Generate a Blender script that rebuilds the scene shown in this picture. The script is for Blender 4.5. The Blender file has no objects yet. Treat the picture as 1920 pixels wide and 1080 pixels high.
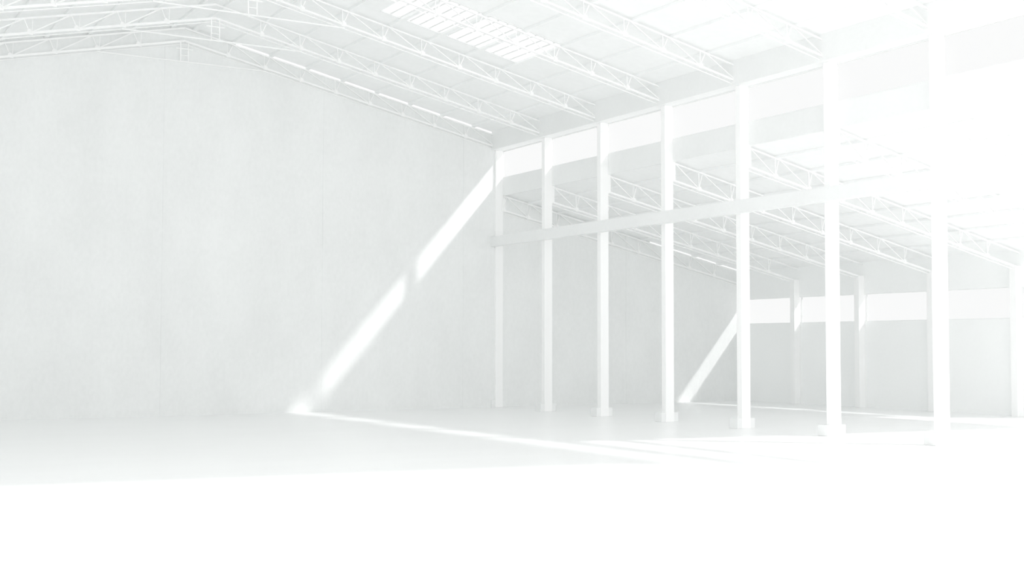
import bpy, bmesh, math
from mathutils import Vector, Matrix

# ------------------------------------------------------------------ scene, camera, light
sc = bpy.context.scene
C = sc.collection
sc.view_settings.view_transform = 'Standard'
sc.view_settings.look = 'None'
sc.view_settings.gamma = 1.0
sc.view_settings.use_curve_mapping = False
sc.view_settings.exposure = 0.0
sc.cycles.use_denoising = True
sc.cycles.max_bounces = 18
sc.cycles.diffuse_bounces = 18
sc.cycles.glossy_bounces = 4
sc.cycles.transparent_max_bounces = 12
sc.cycles.sample_clamp_indirect = 6.0
sc.cycles.use_adaptive_sampling = False

CAM = Vector((-34.7698, -60.6453, 3.4))
YAW, PITCH, ROLL, FPX = 0.5344324, 0.0463242, 0.0015857, 2349.941
fw = Vector((math.sin(YAW)*math.cos(PITCH), math.cos(YAW)*math.cos(PITCH), math.sin(PITCH)))
rt = Vector((math.cos(YAW), -math.sin(YAW), 0))
up = rt.cross(fw)
rt2 = math.cos(ROLL)*rt + math.sin(ROLL)*up
up2 = -math.sin(ROLL)*rt + math.cos(ROLL)*up
cd = bpy.data.cameras.new('camera')
cd.sensor_width = 36.0
cd.lens = FPX/1920*36.0
cd.clip_end = 500
cam = bpy.data.objects.new('camera', cd)
C.objects.link(cam)
cam.matrix_world = Matrix(((rt2.x, up2.x, -fw.x, CAM.x), (rt2.y, up2.y, -fw.y, CAM.y), (rt2.z, up2.z, -fw.z, CAM.z), (0, 0, 0, 1)))
sc.camera = cam

world = bpy.data.worlds.new('World')
sc.world = world
world.use_nodes = True
bg = world.node_tree.nodes['Background']
SKY = 1.36      # even white overcast glare
bg.inputs['Color'].default_value = (0.995, 1.0, 0.999, 1)      # even white overcast glare
bg.inputs['Strength'].default_value = SKY

sd = bpy.data.lights.new('sun', 'SUN')
sd.energy = 2.9
sd.angle = math.radians(2.2)
sd.color = (1.0, 0.995, 0.985)
sun = bpy.data.objects.new('sun', sd)
C.objects.link(sun)
SUNDIR = Vector((-1.0, 0.94, -1.15)).normalized()
sun.rotation_euler = SUNDIR.to_track_quat('-Z', 'Y').to_euler()
sun.location = (40, -60, 50)

# ------------------------------------------------------------------ materials
def nodes_of(name):
    m = bpy.data.materials.new(name)
    m.use_nodes = True
    nt = m.node_tree
    return m, nt, nt.nodes['Principled BSDF']

def mat_plain(name, col, rough=0.6, vary=0.02, scale=3.0, metallic=0.0):
    m, nt, b = nodes_of(name)
    n = nt.nodes.new('ShaderNodeTexNoise'); n.inputs['Scale'].default_value = scale; n.inputs['Detail'].default_value = 5
    g = nt.nodes.new('ShaderNodeTexCoord'); nt.links.new(g.outputs['Object'], n.inputs['Vector'])
    r = nt.nodes.new('ShaderNodeValToRGB')
    r.color_ramp.elements[0].position = 0.35; r.color_ramp.elements[1].position = 0.65
    r.color_ramp.elements[0].color = (*[max(0, c - vary) for c in col], 1)
    r.color_ramp.elements[1].color = (*[min(1, c + vary) for c in col], 1)
    nt.links.new(n.outputs['Fac'], r.inputs['Fac']); nt.links.new(r.outputs['Color'], b.inputs['Base Color'])
    b.inputs['Roughness'].default_value = rough
    b.inputs['Metallic'].default_value = metallic
    return m

def mat_concrete(name, col, blotch=0.05, rough=0.75, bump=0.15, stretch=(1, 1, 1)):
    """cast concrete: large blotches, fine grain, a few pits"""
    m, nt, b = nodes_of(name)
    tc = nt.nodes.new('ShaderNodeTexCoord')
    mp = nt.nodes.new('ShaderNodeMapping'); mp.inputs['Scale'].default_value = stretch
    nt.links.new(tc.outputs['Object'], mp.inputs['Vector'])
    big = nt.nodes.new('ShaderNodeTexNoise'); big.inputs['Scale'].default_value = 0.35; big.inputs['Detail'].default_value = 8; big.inputs['Roughness'].default_value = 0.62
    fine = nt.nodes.new('ShaderNodeTexNoise'); fine.inputs['Scale'].default_value = 6; fine.inputs['Detail'].default_value = 8; fine.inputs['Roughness'].default_value = 0.7
    nt.links.new(mp.outputs['Vector'], big.inputs['Vector']); nt.links.new(mp.outputs['Vector'], fine.inputs['Vector'])
    mix = nt.nodes.new('ShaderNodeMath'); mix.operation = 'MULTIPLY_ADD'; mix.inputs[1].default_value = 0.45
    nt.links.new(fine.outputs['Fac'], mix.inputs[0]); 
    sc_ = nt.nodes.new('ShaderNodeMath'); sc_.operation = 'MULTIPLY'; sc_.inputs[1].default_value = 0.55
    nt.links.new(big.outputs['Fac'], sc_.inputs[0]); nt.links.new(sc_.outputs[0], mix.inputs[2])
    r = nt.nodes.new('ShaderNodeValToRGB')
    r.color_ramp.elements[0].position = 0.38; r.color_ramp.elements[1].position = 0.62
    r.color_ramp.elements[0].color = (*[max(0, c - blotch) for c in col], 1)
    r.color_ramp.elements[1].color = (*[min(1, c + blotch) for c in col], 1)
    nt.links.new(mix.outputs[0], r.inputs['Fac']); nt.links.new(r.outputs['Color'], b.inputs['Base Color'])
    bp = nt.nodes.new('ShaderNodeBump'); bp.inputs['Strength'].default_value = bump; bp.inputs['Distance'].default_value = 0.02
    nt.links.new(fine.outputs['Fac'], bp.inputs['Height']); nt.links.new(bp.outputs['Normal'], b.inputs['Normal'])
    b.inputs['Roughness'].default_value = rough
    return m

def mat_glass(name, tint):
    m = bpy.data.materials.new(name); m.use_nodes = True
    nt = m.node_tree; nt.nodes.clear()
    o = nt.nodes.new('ShaderNodeOutputMaterial'); t = nt.nodes.new('ShaderNodeBsdfTransparent'); g = nt.nodes.new('ShaderNodeBsdfGlossy')
    mx = nt.nodes.new('ShaderNodeMixShader'); mx.inputs[0].default_value = 0.03
    t.inputs['Color'].default_value = (*tint, 1); g.inputs['Roughness'].default_value = 0.35
    nt.links.new(t.outputs[0], mx.inputs[1]); nt.links.new(g.outputs[0], mx.inputs[2])
    nt.links.new(mx.outputs[0], o.inputs['Surface'])
    return m

def mat_opal(name, col):
    """white translucent roof-light sheet: passes light, scatters the sun"""
    m = bpy.data.materials.new(name); m.use_nodes = True
    nt = m.node_tree; nt.nodes.clear()
    o = nt.nodes.new('ShaderNodeOutputMaterial'); t = nt.nodes.new('ShaderNodeBsdfTranslucent'); d = nt.nodes.new('ShaderNodeBsdfDiffuse')
    mx = nt.nodes.new('ShaderNodeMixShader'); mx.inputs[0].default_value = 0.35
    t.inputs['Color'].default_value = (*col, 1); d.inputs['Color'].default_value = (*col, 1)
    nt.links.new(t.outputs[0], mx.inputs[1]); nt.links.new(d.outputs[0], mx.inputs[2]); nt.links.new(mx.outputs[0], o.inputs['Surface'])
    return m

M_WALL = mat_concrete('wall concrete', (0.855, 0.864, 0.861), 0.03, stretch=(1, 1, 0.55))
M_SIDE = mat_concrete('side wall concrete', (0.94, 0.947, 0.945), 0.015)
M_FLOOR = mat_concrete('polished floor concrete', (0.90, 0.904, 0.903), 0.012, rough=0.3, bump=0.02, stretch=(0.5, 1.4, 1))
M_ROOF = mat_plain('roof sheet', (0.92, 0.925, 0.924), 0.7, 0.01)
M_COL = mat_concrete('white painted concrete', (0.95, 0.95, 0.948), 0.008, rough=0.6, bump=0.05)
M_BEAM = mat_concrete('beam concrete', (0.86, 0.867, 0.865), 0.015)
M_STEEL = mat_plain('white painted steel', (0.96, 0.96, 0.958), 0.45, 0.01)
M_FRAME = mat_plain('window frame paint', (0.85, 0.857, 0.855), 0.5, 0.01)
GT = 0.985/SKY  # pane tint cancels the sky strength, dimming the sky seen through the windows
M_GLASS = mat_glass('sky-dimming glass', (math.sqrt(GT),)*3)
M_OPAL = mat_opal('opal roof light sheet', (0.93, 0.93, 0.93))

# ------------------------------------------------------------------ mesh helpers
def box(bm, x0, x1, y0, y1, z0, z1, bevel=0.0):
    vs = [bm.verts.new((x, y, z)) for x in (x0, x1) for y in (y0, y1) for z in (z0, z1)]
    fs = []
    for a in ((0, 1, 3, 2), (4, 6, 7, 5), (0, 4, 5, 1), (2, 3, 7, 6), (0, 2, 6, 4), (1, 5, 7, 3)):
        fs.append(bm.faces.new([vs[i] for i in a]))
    if bevel:
        es = {e for f in fs for e in f.edges}
        bmesh.ops.bevel(bm, geom=list(es), offset=bevel, segments=2, affect='EDGES', profile=0.5)
    return vs

def slab(bm, x0, x1, y0, y1, zf, t0, t1):
    """slab following the slope z = zf(x), from t0 to t1 above it"""
    vs = [bm.verts.new((x, y, zf(x) + t)) for x in (x0, x1) for y in (y0, y1) for t in (t0, t1)]
    for a in ((0, 1, 3, 2), (4, 6, 7, 5), (0, 4, 5, 1), (2, 3, 7, 6), (0, 2, 6, 4), (1, 5, 7, 3)):
        bm.faces.new([vs[i] for i in a])

def prism(bm, pts, y0, y1):
    """outline in the XZ plane, extruded along Y"""
    a = [bm.verts.new((x, y0, z)) for x, z in pts]
    b = [bm.verts.new((x, y1, z)) for x, z in pts]
    bm.faces.new(a); bm.faces.new(b[::-1])
    n = len(pts)
    for i in range(n):
        bm.faces.new((a[i], b[i], b[(i+1) % n], a[(i+1) % n]))

def bar(bm, p, q, w, h):
    """rectangular bar between two points of an XZ plane; w across Y, h across the bar"""
    p, q = Vector(p), Vector(q)
    d = (q - p).normalized()
    n = Vector((-d.z, 0, d.x)) * h/2
    y = Vector((0, w/2, 0))
    vs = [bm.verts.new(c + sn*n + sy*y) for c in (p, q) for sn in (-1, 1) for sy in (-1, 1)]
    for a in ((0, 1, 3, 2), (4, 6, 7, 5), (0, 4, 5, 1), (2, 3, 7, 6), (0, 2, 6, 4), (1, 5, 7, 3)):
        bm.faces.new([vs[i] for i in a])

def angle_bar(bm, p, q, leg, t=0.012):
    """L-section steel: a standing leg and a lying leg"""
    p, q = Vector(p), Vector(q)
    d = (q - p).normalized()
    n = Vector((-d.z, 0, d.x))
    for (n0, n1, y0, y1) in ((-leg/2, leg/2, -t/2, t/2), (-leg/2, -leg/2 + t, -leg/2, leg/2)):
        vs = [bm.verts.new(c + n*a + Vector((0, b, 0))) for c in (p, q) for a in (n0, n1) for b in (y0, y1)]
        for f in ((0, 1, 3, 2), (4, 6, 7, 5), (0, 4, 5, 1), (2, 3, 7, 6), (0, 2, 6, 4), (1, 5, 7, 3)):
            bm.faces.new([vs[i] for i in f])

def obj(name, bm, mat, parent=None, loc=(0, 0, 0)):
    bmesh.ops.recalc_face_normals(bm, faces=bm.faces)
    me = bpy.data.meshes.new(name); bm.to_mesh(me); bm.free()
    me.materials.append(mat)
    o = bpy.data.objects.new(name, me); C.objects.link(o)
    o.location = loc
    if parent: o.parent = parent
    return o

def tag(o, label=None, cat=None, group=None, kind=None):
    if label: o['label'] = label
    if cat: o['category'] = cat
    if group: o['group'] = group
    if kind: o['kind'] = kind
    return o

def empty(name, loc, **k):
    o = bpy.data.objects.new(name, None); C.objects.link(o)
    o.location = loc; o.empty_display_size = 0.3
    return tag(o, **k)

def copy_tree(o, parent=None):
    c = o.copy(); C.objects.link(c)
    if parent: c.parent = parent
    for ch in list(o.children): copy_tree(ch, c)
    return c

# ------------------------------------------------------------------ dimensions (metres)
S = 5.1286                       # bay
COLY = [-0.125 - S*k for k in range(7)]
CW, CD = 0.47, 0.30              # column near face, column depth
RIDGE = -17.63
K = 0.2145
EAVE_L = 2*RIDGE - 0.75
ROOF_END = -43.5
LOWX = 17.98                     # side wall of the low hall
def z_up(x): return 15.36 - K*x if x >= RIDGE else 15.36 - K*(2*RIDGE - x)
def z_low(x): return 12.05 - 0.2165*x

# ------------------------------------------------------------------ setting
bm = bmesh.new()
box(bm, -75, 60, -90, 12, -0.3, 0.0)
tag(obj('floor', bm, M_FLOOR), 'pale polished concrete floor running through both halls', 'floor', kind='structure')

# end wall: cast panels with thin open joints over a core
bm = bmesh.new()
def wall_top(x):
    if x > 0.6: return z_low(x) - 0.12
    return z_up(x) - 0.115
JX = [-35.9, -26.8, -18.54, -10.27, -2.0, 0.5]
JX2 = [0.5, 9.0, 18.28]
def panels(xs, jz, g=0.005):
    for a, b in zip(xs[:-1], xs[1:]):
        a2, b2 = a + g, b - g
        prism(bm, [(a2, 0.0), (b2, 0.0), (b2, jz - g), (a2, jz - g)], 0.0, 0.2)
        top = [(b2, wall_top(b2)), (a2, wall_top(a2 if a2 < 0 or a2 > 1 else 0.65))]
        if a2 < RIDGE < b2: top = [(b2, wall_top(b2)), (RIDGE, wall_top(RIDGE)), (a2, wall_top(a2))]
        prism(bm, [(a2, jz + g), (b2, jz + g)] + top, 0.0, 0.2)
panels(JX, 4.92)
panels(JX2, 5.45)
# core behind the joints
prism(bm, [(-35.9, 0), (0.5, 0), (0.5, wall_top(0.5)), (RIDGE, wall_top(RIDGE)), (-35.9, wall_top(-35.9))], 0.012, 0.19)
prism(bm, [(0.5, 0), (18.28, 0), (18.28, wall_top(18.28)), (0.5, wall_top(0.65))], 0.012, 0.19)
# closed part of the gable, left of the slit
prism(bm, [(-14.98, wall_top(-14.98) - .05), (-14.98, z_up(-14.98) + .1), (RIDGE, z_up(RIDGE) + .1), (-35.9, z_up(-35.9) + .1), (-35.9, wall_top(-35.9) - .05), (RIDGE, wall_top(RIDGE) - .05)], 0.02, 0.18)
prism(bm, [(0.62, wall_top(0.62) - .05), (10.8, wall_top(10.8) - .05), (10.8, z_low(10.8) + .1), (0.62, z_low(0.62) + .1)], 0.02, 0.05)
# formwork tie holes drawn as shallow rings
def ring(x, z, r=0.12, t=0.025):
    n = 20
    o_ = [(x + r*math.cos(2*math.pi*i/n), z + r*math.sin(2*math.pi*i/n)) for i in range(n)]
    i_ = [(x + (r-t)*math.cos(2*math.pi*i/n), z + (r-t)*math.sin(2*math.pi*i/n)) for i in range(n)]
    for i in range(n):
        j = (i+1) % n
        prism(bm, [o_[i], o_[j], i_[j], i_[i]], -0.012, 0.001)
ring(-5.91, 8.58); ring(-5.90, 1.28, 0.10)
tag(obj('wall_end', bm, M_WALL), 'large blotched grey concrete end wall with thin panel joints', 'wall', kind='structure')

# side wall of the low hall with the long ribbon opening
RB, RT = 4.80, 6.37
SY = [-0.06 - S*k for k in range(9)]
bm = bmesh.new()
YN = -23.0
LOW_END = -33.0
box(bm, LOWX, LOWX + 0.3, YN, 0.0, 0, RB)
box(bm, LOWX, LOWX + 0.3, YN, 0.0, RT, z_low(LOWX) + 0.05)
tag(obj('wall_right', bm, M_SIDE), 'low concrete side wall below and above the ribbon window', 'wall', kind='structure')

# unseen left wall of the tall hall, added to cut light from that side
bm = bmesh.new(); box(bm, EAVE_L, EAVE_L + .3, ROOF_END, 0.0, 0, 13.0)  # stops short of the eaves to let some daylight in
tag(obj('wall_left_blocker', bm, M_SIDE), 'unseen grey concrete wall left of the tall hall, added to block light', 'wall', kind='structure')

# roofs
SKX0, SKX1, SKY0, SKY1 = -12.2, -5.2, -15.25, -11.3
bm = bmesh.new()
T = 0.12
def up_piece(x0, x1, y0, y1): slab(bm, x0, x1, y0, y1, z_up, 0.0, T)
up_piece(RIDGE, SKX0, ROOF_END, 0.06); up_piece(SKX1, 1.25, ROOF_END, 0.06)
up_piece(SKX0, SKX1, SKY1, 0.06); up_piece(SKX0, SKX1, ROOF_END, SKY0)
slab(bm, EAVE_L, RIDGE, ROOF_END, 0.06, z_up, 0.0, T)
tag(obj('ceiling', bm, M_ROOF), 'pale pitched roof lining of the tall hall', 'ceiling', kind='structure')
bm = bmesh.new()
slab(bm, 0.49, LOWX + 0.4, LOW_END, 0.06, z_low, 0.0, T)
tag(obj('ceiling', bm, M_ROOF), 'pale lean-to roof lining of the low hall', 'ceiling', kind='structure')

# upstand below and header above the clerestory
CB, CT, CX = 12.86, 14.33, 0.47
bm = bmesh.new(); box(bm, CX - .02, CX + .1, ROOF_END, 0.0, z_low(CX) - 0.12, CB - .04)
tag(obj('trim_1', bm, M_BEAM), 'grey upstand under the clerestory windows', 'trim', kind='structure')
bm = bmesh.new(); prism(bm, [(-.22, CT + .03), (CX + .1, CT + .03), (CX + .1, z_up(CX + .1) - .003), (-.22, z_up(-.22) - .003)], ROOF_END, 0.0)
tag(obj('trim_2', bm, M_BEAM), 'grey eaves header above the clerestory windows', 'trim', kind='structure')
# stub of end wall between the roofs
bm = bmesh.new(); box(bm, CX - .02, CX + .1, -0.02, 0.0, CB - .04, CT + .03)
tag(obj('trim_3', bm, M_BEAM), 'short grey return of the end wall at the first clerestory window', 'trim', kind='structure')

# clerestory windows, one per bay
ORD = ['first', 'second', 'third', 'fourth', 'fifth', 'sixth', 'seventh', 'eighth']
wn = 0
def window(y0, y1, x, z0, z1, label, fr=0.05, dep=0.07):
    global wn
    wn += 1
    w = empty('window_%d' % wn, (x, (y0+y1)/2, z0), label=label, cat='window', kind='structure')
    h, L = z1 - z0, (y1 - y0)/2
    b = bmesh.new()
    box(b, -dep/2, dep/2, -L, L, 0, fr); box(b, -dep/2, dep/2, -L, L, h - fr, h)
    box(b, -dep/2, dep/2, -L, -L + fr, fr, h - fr); box(b, -dep/2, dep/2, L - fr, L, fr, h - fr)
    obj('window_frame', b, M_FRAME, w)
    b = bmesh.new(); box(b, -0.006, 0.006, -L + fr, L - fr, fr, h - fr)
    obj('window_pane', b, M_GLASS, w)
    return w
edges = [-0.02] + [y + .14 for y in COLY[1:]] + [ROOF_END]
for k in range(7):
    window(edges[k+1], edges[k], CX + .04, CB - .04, CT + .03,
           '%s clerestory window from the end wall, high above the column row' % ORD[k])
edges = [-0.05] + SY[1:5] + [YN]
for k in range(5):
    window(edges[k+1] , edges[k] , LOWX + .15, RB, RT,
           '%s ribbon window from the far corner in the low side wall' % ORD[k], fr=0.04)

# roof light in the tall roof: bars and opal sheets
sk = empty('window_%d' % (wn + 1), ((SKX0+SKX1)/2, (SKY0+SKY1)/2, z_up((SKX0+SKX1)/2)),
           label='long rooflight of narrow opal panels in the tall roof slope', cat='skylight', kind='structure')
ox, oy, oz = sk.location
zf = lambda x: z_up(x + ox) - oz
N = 15
dx = (SKX1 - SKX0)/N
for i in range(N + 1):
    b = bmesh.new(); x = SKX0 + i*dx - ox
    slab(b, x - .016, x + .016, SKY0 - oy, SKY1 - oy, zf, 0.01, 0.09)
    obj('glazing_bar', b, M_FRAME, sk)
for yy in (SKY0, (SKY0+SKY1)/2, SKY1):
    b = bmesh.new(); slab(b, SKX0 - .03 - ox, SKX1 + .03 - ox, yy - .035 - oy, yy + .035 - oy, zf, -0.03, 0.1)
    obj('skylight_rail', b, M_FRAME, sk)
for i in range(N):
    for (ya, yb) in ((SKY0, (SKY0+SKY1)/2), ((SKY0+SKY1)/2, SKY1)):
        b = bmesh.new(); x = SKX0 + i*dx - ox
        slab(b, x + .016, x + dx - .016, ya + .035 - oy, yb - .035 - oy, zf, 0.04, 0.052)
        obj('opal_panel', b, M_OPAL, sk)

# ------------------------------------------------------------------ columns between the halls
def pad_bm(x0, x1, y0, y1, h):
    b = bmesh.new(); box(b, x0, x1, y0, y1, 0, h, bevel=0.02); return b
col0 = empty('column', (0, COLY[0], 0), label='', cat='column')
b = bmesh.new(); box(b, 0, CW, 0, CD, 0.0, CT + .03, bevel=0.012)
obj('shaft', b, M_COL, col0)
obj('base_block', pad_bm(-0.24, CW + .24, 0.012, CD + .24, 0.42), M_BEAM, col0)
# bracket taking the low roof truss
b = bmesh.new(); prism(b, [(CW, 10.95), (CW + .16, 11.0), (CW + .16, 11.85), (CW, 11.85)], 0.04, CD - .04)
obj('bracket', b, M_COL, col0)
for k, y in enumerate(COLY):
    c = col0 if k == 0 else copy_tree(col0)
    c.location = (0, y, 0)
    c['label'] = 'white square column on a base block, %s in the row from the end wall' % ORD[k]
    c['group'] = 'columns between the two halls'

# tie beam along the columns
bm = bmesh.new(); box(bm, -0.30, 0.0, ROOF_END, -0.005, 8.93, 9.49, bevel=0.015)
tag(obj('tie_beam', bm, M_BEAM), 'long grey horizontal beam along the left faces of the columns', 'beam')

# engaged columns on the side wall
pc = empty('wall_column', (LOWX - .46, SY[1], 0), label='', cat='column')
b = bmesh.new(); box(b, 0, .458, 0, .36, 0, z_low(LOWX - .3) - .85, bevel=0.012)
obj('shaft', b, M_COL, pc)
for k, y in enumerate(SY[1:5]):
    c = pc if k == 0 else copy_tree(pc)
    c.location = (LOWX - .46, y, 0)
    c['label'] = 'pale column against the low side wall, %s from the far corner' % ORD[k]
    c['group'] = 'columns along the ribbon window'

# ------------------------------------------------------------------ roof trusses
def truss(name, y, slopes, tie=None, ridge=None):
    """slopes: list of (x of bottom nodes, z bottom function, z top function, lean)"""
    t = empty(name, (0, y, 0), label='', cat='roof truss')
    for (xs, zb, zt, lean, xa, xb) in slopes:
        b = bmesh.new(); angle_bar(b, (xa, 0, zb(xa)), (xb, 0, zb(xb)), 0.10, 0.03); obj('bottom_chord', b, M_STEEL, t)
        b = bmesh.new(); bar(b, (xa, 0.12, zb(xa) - .13), (xb, 0.12, zb(xb) - .13), 0.035, 0.035); obj('tie_rod', b, M_STEEL, t)
        b = bmesh.new(); angle_bar(b, (xa, 0, zt(xa)), (xb, 0, zt(xb)), 0.08, 0.03); obj('top_chord', b, M_STEEL, t)
        prev = None
        for x in xs:
            tx = x + lean
            b = bmesh.new()
            bar(b, (x - .02*math.copysign(1, lean), 0.05, zb(x)), (tx, 0.05, zt(tx)), 0.04, 0.035)
            bar(b, (x - .07*math.copysign(1, lean), -0.05, zb(x)), (x - .1*math.copysign(1, lean), -0.05, zt(x - .1)), 0.03, 0.025)
            obj('vertical', b, M_STEEL, t)
            if prev is not None:
                b = bmesh.new(); angle_bar(b, (prev, 0, zt(prev)), (x, 0, zb(x)), 0.05, 0.02); obj('diagonal', b, M_STEEL, t)
            b = bmesh.new()
            prism(b, [(x - .11, zb(x) - .06), (x + .13, zb(x) - .08), (x + .11, zb(x) + .10), (x - .03, zb(x) + .18), (x - .12, zb(x) + .10)], -0.012, 0.012)
            obj('gusset_plate', b, M_STEEL, t)
            prev = tx
    if tie:
        x0, x1, z = tie
        b = bmesh.new(); bar(b, (x0, 0, z), (x1, 0, z), 0.06, 0.05); obj('collar_tie', b, M_STEEL, t)
    if ridge:
        x, z0, z1 = ridge
        for sx in (-.19, .19):
            b = bmesh.new(); bar(b, (x + sx, 0, z0), (x + sx, 0, z1), 0.06, 0.045); obj('king_post', b, M_STEEL, t)
        for z in (z0 + .01, z0 + .32):
            b = bmesh.new(); bar(b, (x - .19, 0, z), (x + .19, 0, z), 0.04, 0.035); obj('batten', b, M_STEEL, t)
        b = bmesh.new(); bar(b, (x - .42, 0, z0 + .63), (x + .42, 0, z0 + .63), 0.08, 0.05); obj('head_plate', b, M_STEEL, t)
    return t

RX = [-15.42 + 1.925*j for j in range(9)]
LX = [2*RIDGE - x for x in RX]
zbr = lambda x: 14.53 - K*x if x >= RIDGE else 14.53 - K*(2*RIDGE - x)
ztr = lambda x: 15.17 - K*x if x >= RIDGE else 15.17 - K*(2*RIDGE - x)
tall0 = truss('roof_truss', COLY[0] + .15, [(RX, zbr, ztr, 0.24, RIDGE, -0.05), (LX, zbr, ztr, -0.24, RIDGE, 2*RIDGE + .05)],
              tie=(2*RIDGE + 13.46, -13.46, 17.28), ridge=(RIDGE, 17.28, zbr(RIDGE) + .02))
tall0.location = (0, COLY[0], 0)
for k, y in enumerate(COLY):
    t = tall0 if k == 0 else copy_tree(tall0)
    t.location = (0, y + (.15 if k else -.03), 0)
    t['label'] = 'white lattice roof truss of the tall hall, %s from the end wall' % ORD[k]
    t['group'] = 'trusses of the tall hall'
QX = [2.12 + 1.93*j for j in range(8)]
zbl = lambda x: 11.10 - .2135*x
ztl = lambda x: 11.90 - .2165*x
low0 = truss('low_roof_truss', COLY[0] + .15, [([0.5] + QX, zbl, ztl, 0.2, 0.48, LOWX - .03)])
for k, y in enumerate(COLY):
    t = low0 if k == 0 else copy_tree(low0)
    t.location = (0, y + (.15 if k else -.03), 0)
    t['label'] = 'white lattice truss under the low lean-to roof, %s from the end wall' % ORD[k]
    t['group'] = 'trusses of the low hall'

# ------------------------------------------------------------------ purlins
def purlin(name, x, zf, y0, y1, depth, label, group):
    b = bmesh.new(); z = zf(x)
    slab(b, x - .09, x + .09, y0, y1, zf, -depth, -.004)
    o = obj(name, b, M_ROOF)
    tag(o, label, 'purlin', group)
    o.data.transform(Matrix.Translation((-x, 0, -z))); o.location = (x, 0, z)
ORD2 = ORD + ['ninth', 'tenth']
PX = sorted([-13.16 + 1.96*j for j in range(-2, 7)], reverse=True)
for i, x in enumerate(PX):
    purlin('purlin', x, z_up, ROOF_END, 0.05, 0.11, 'pale roof purlin on the tall right slope, %s up from the clerestory' % ORD2[i], 'purlins of the tall hall')
for i, x in enumerate([2*RIDGE - p for p in PX]):
    if x < -28.5: continue
    purlin('purlin', x, z_up, ROOF_END, -0.01, 0.11, 'pale roof purlin on the tall left slope, %s down from the ridge' % ORD2[8 - i], 'purlins of the tall left slope')
for i, x in enumerate([14.05 - 1.965*j for j in range(-1, 7)]):
    purlin('purlin', x, z_low, LOW_END, 0.05, 0.11, 'pale purlin under the low roof, %s up from the side wall' % ORD2[i], 'purlins of the low hall')
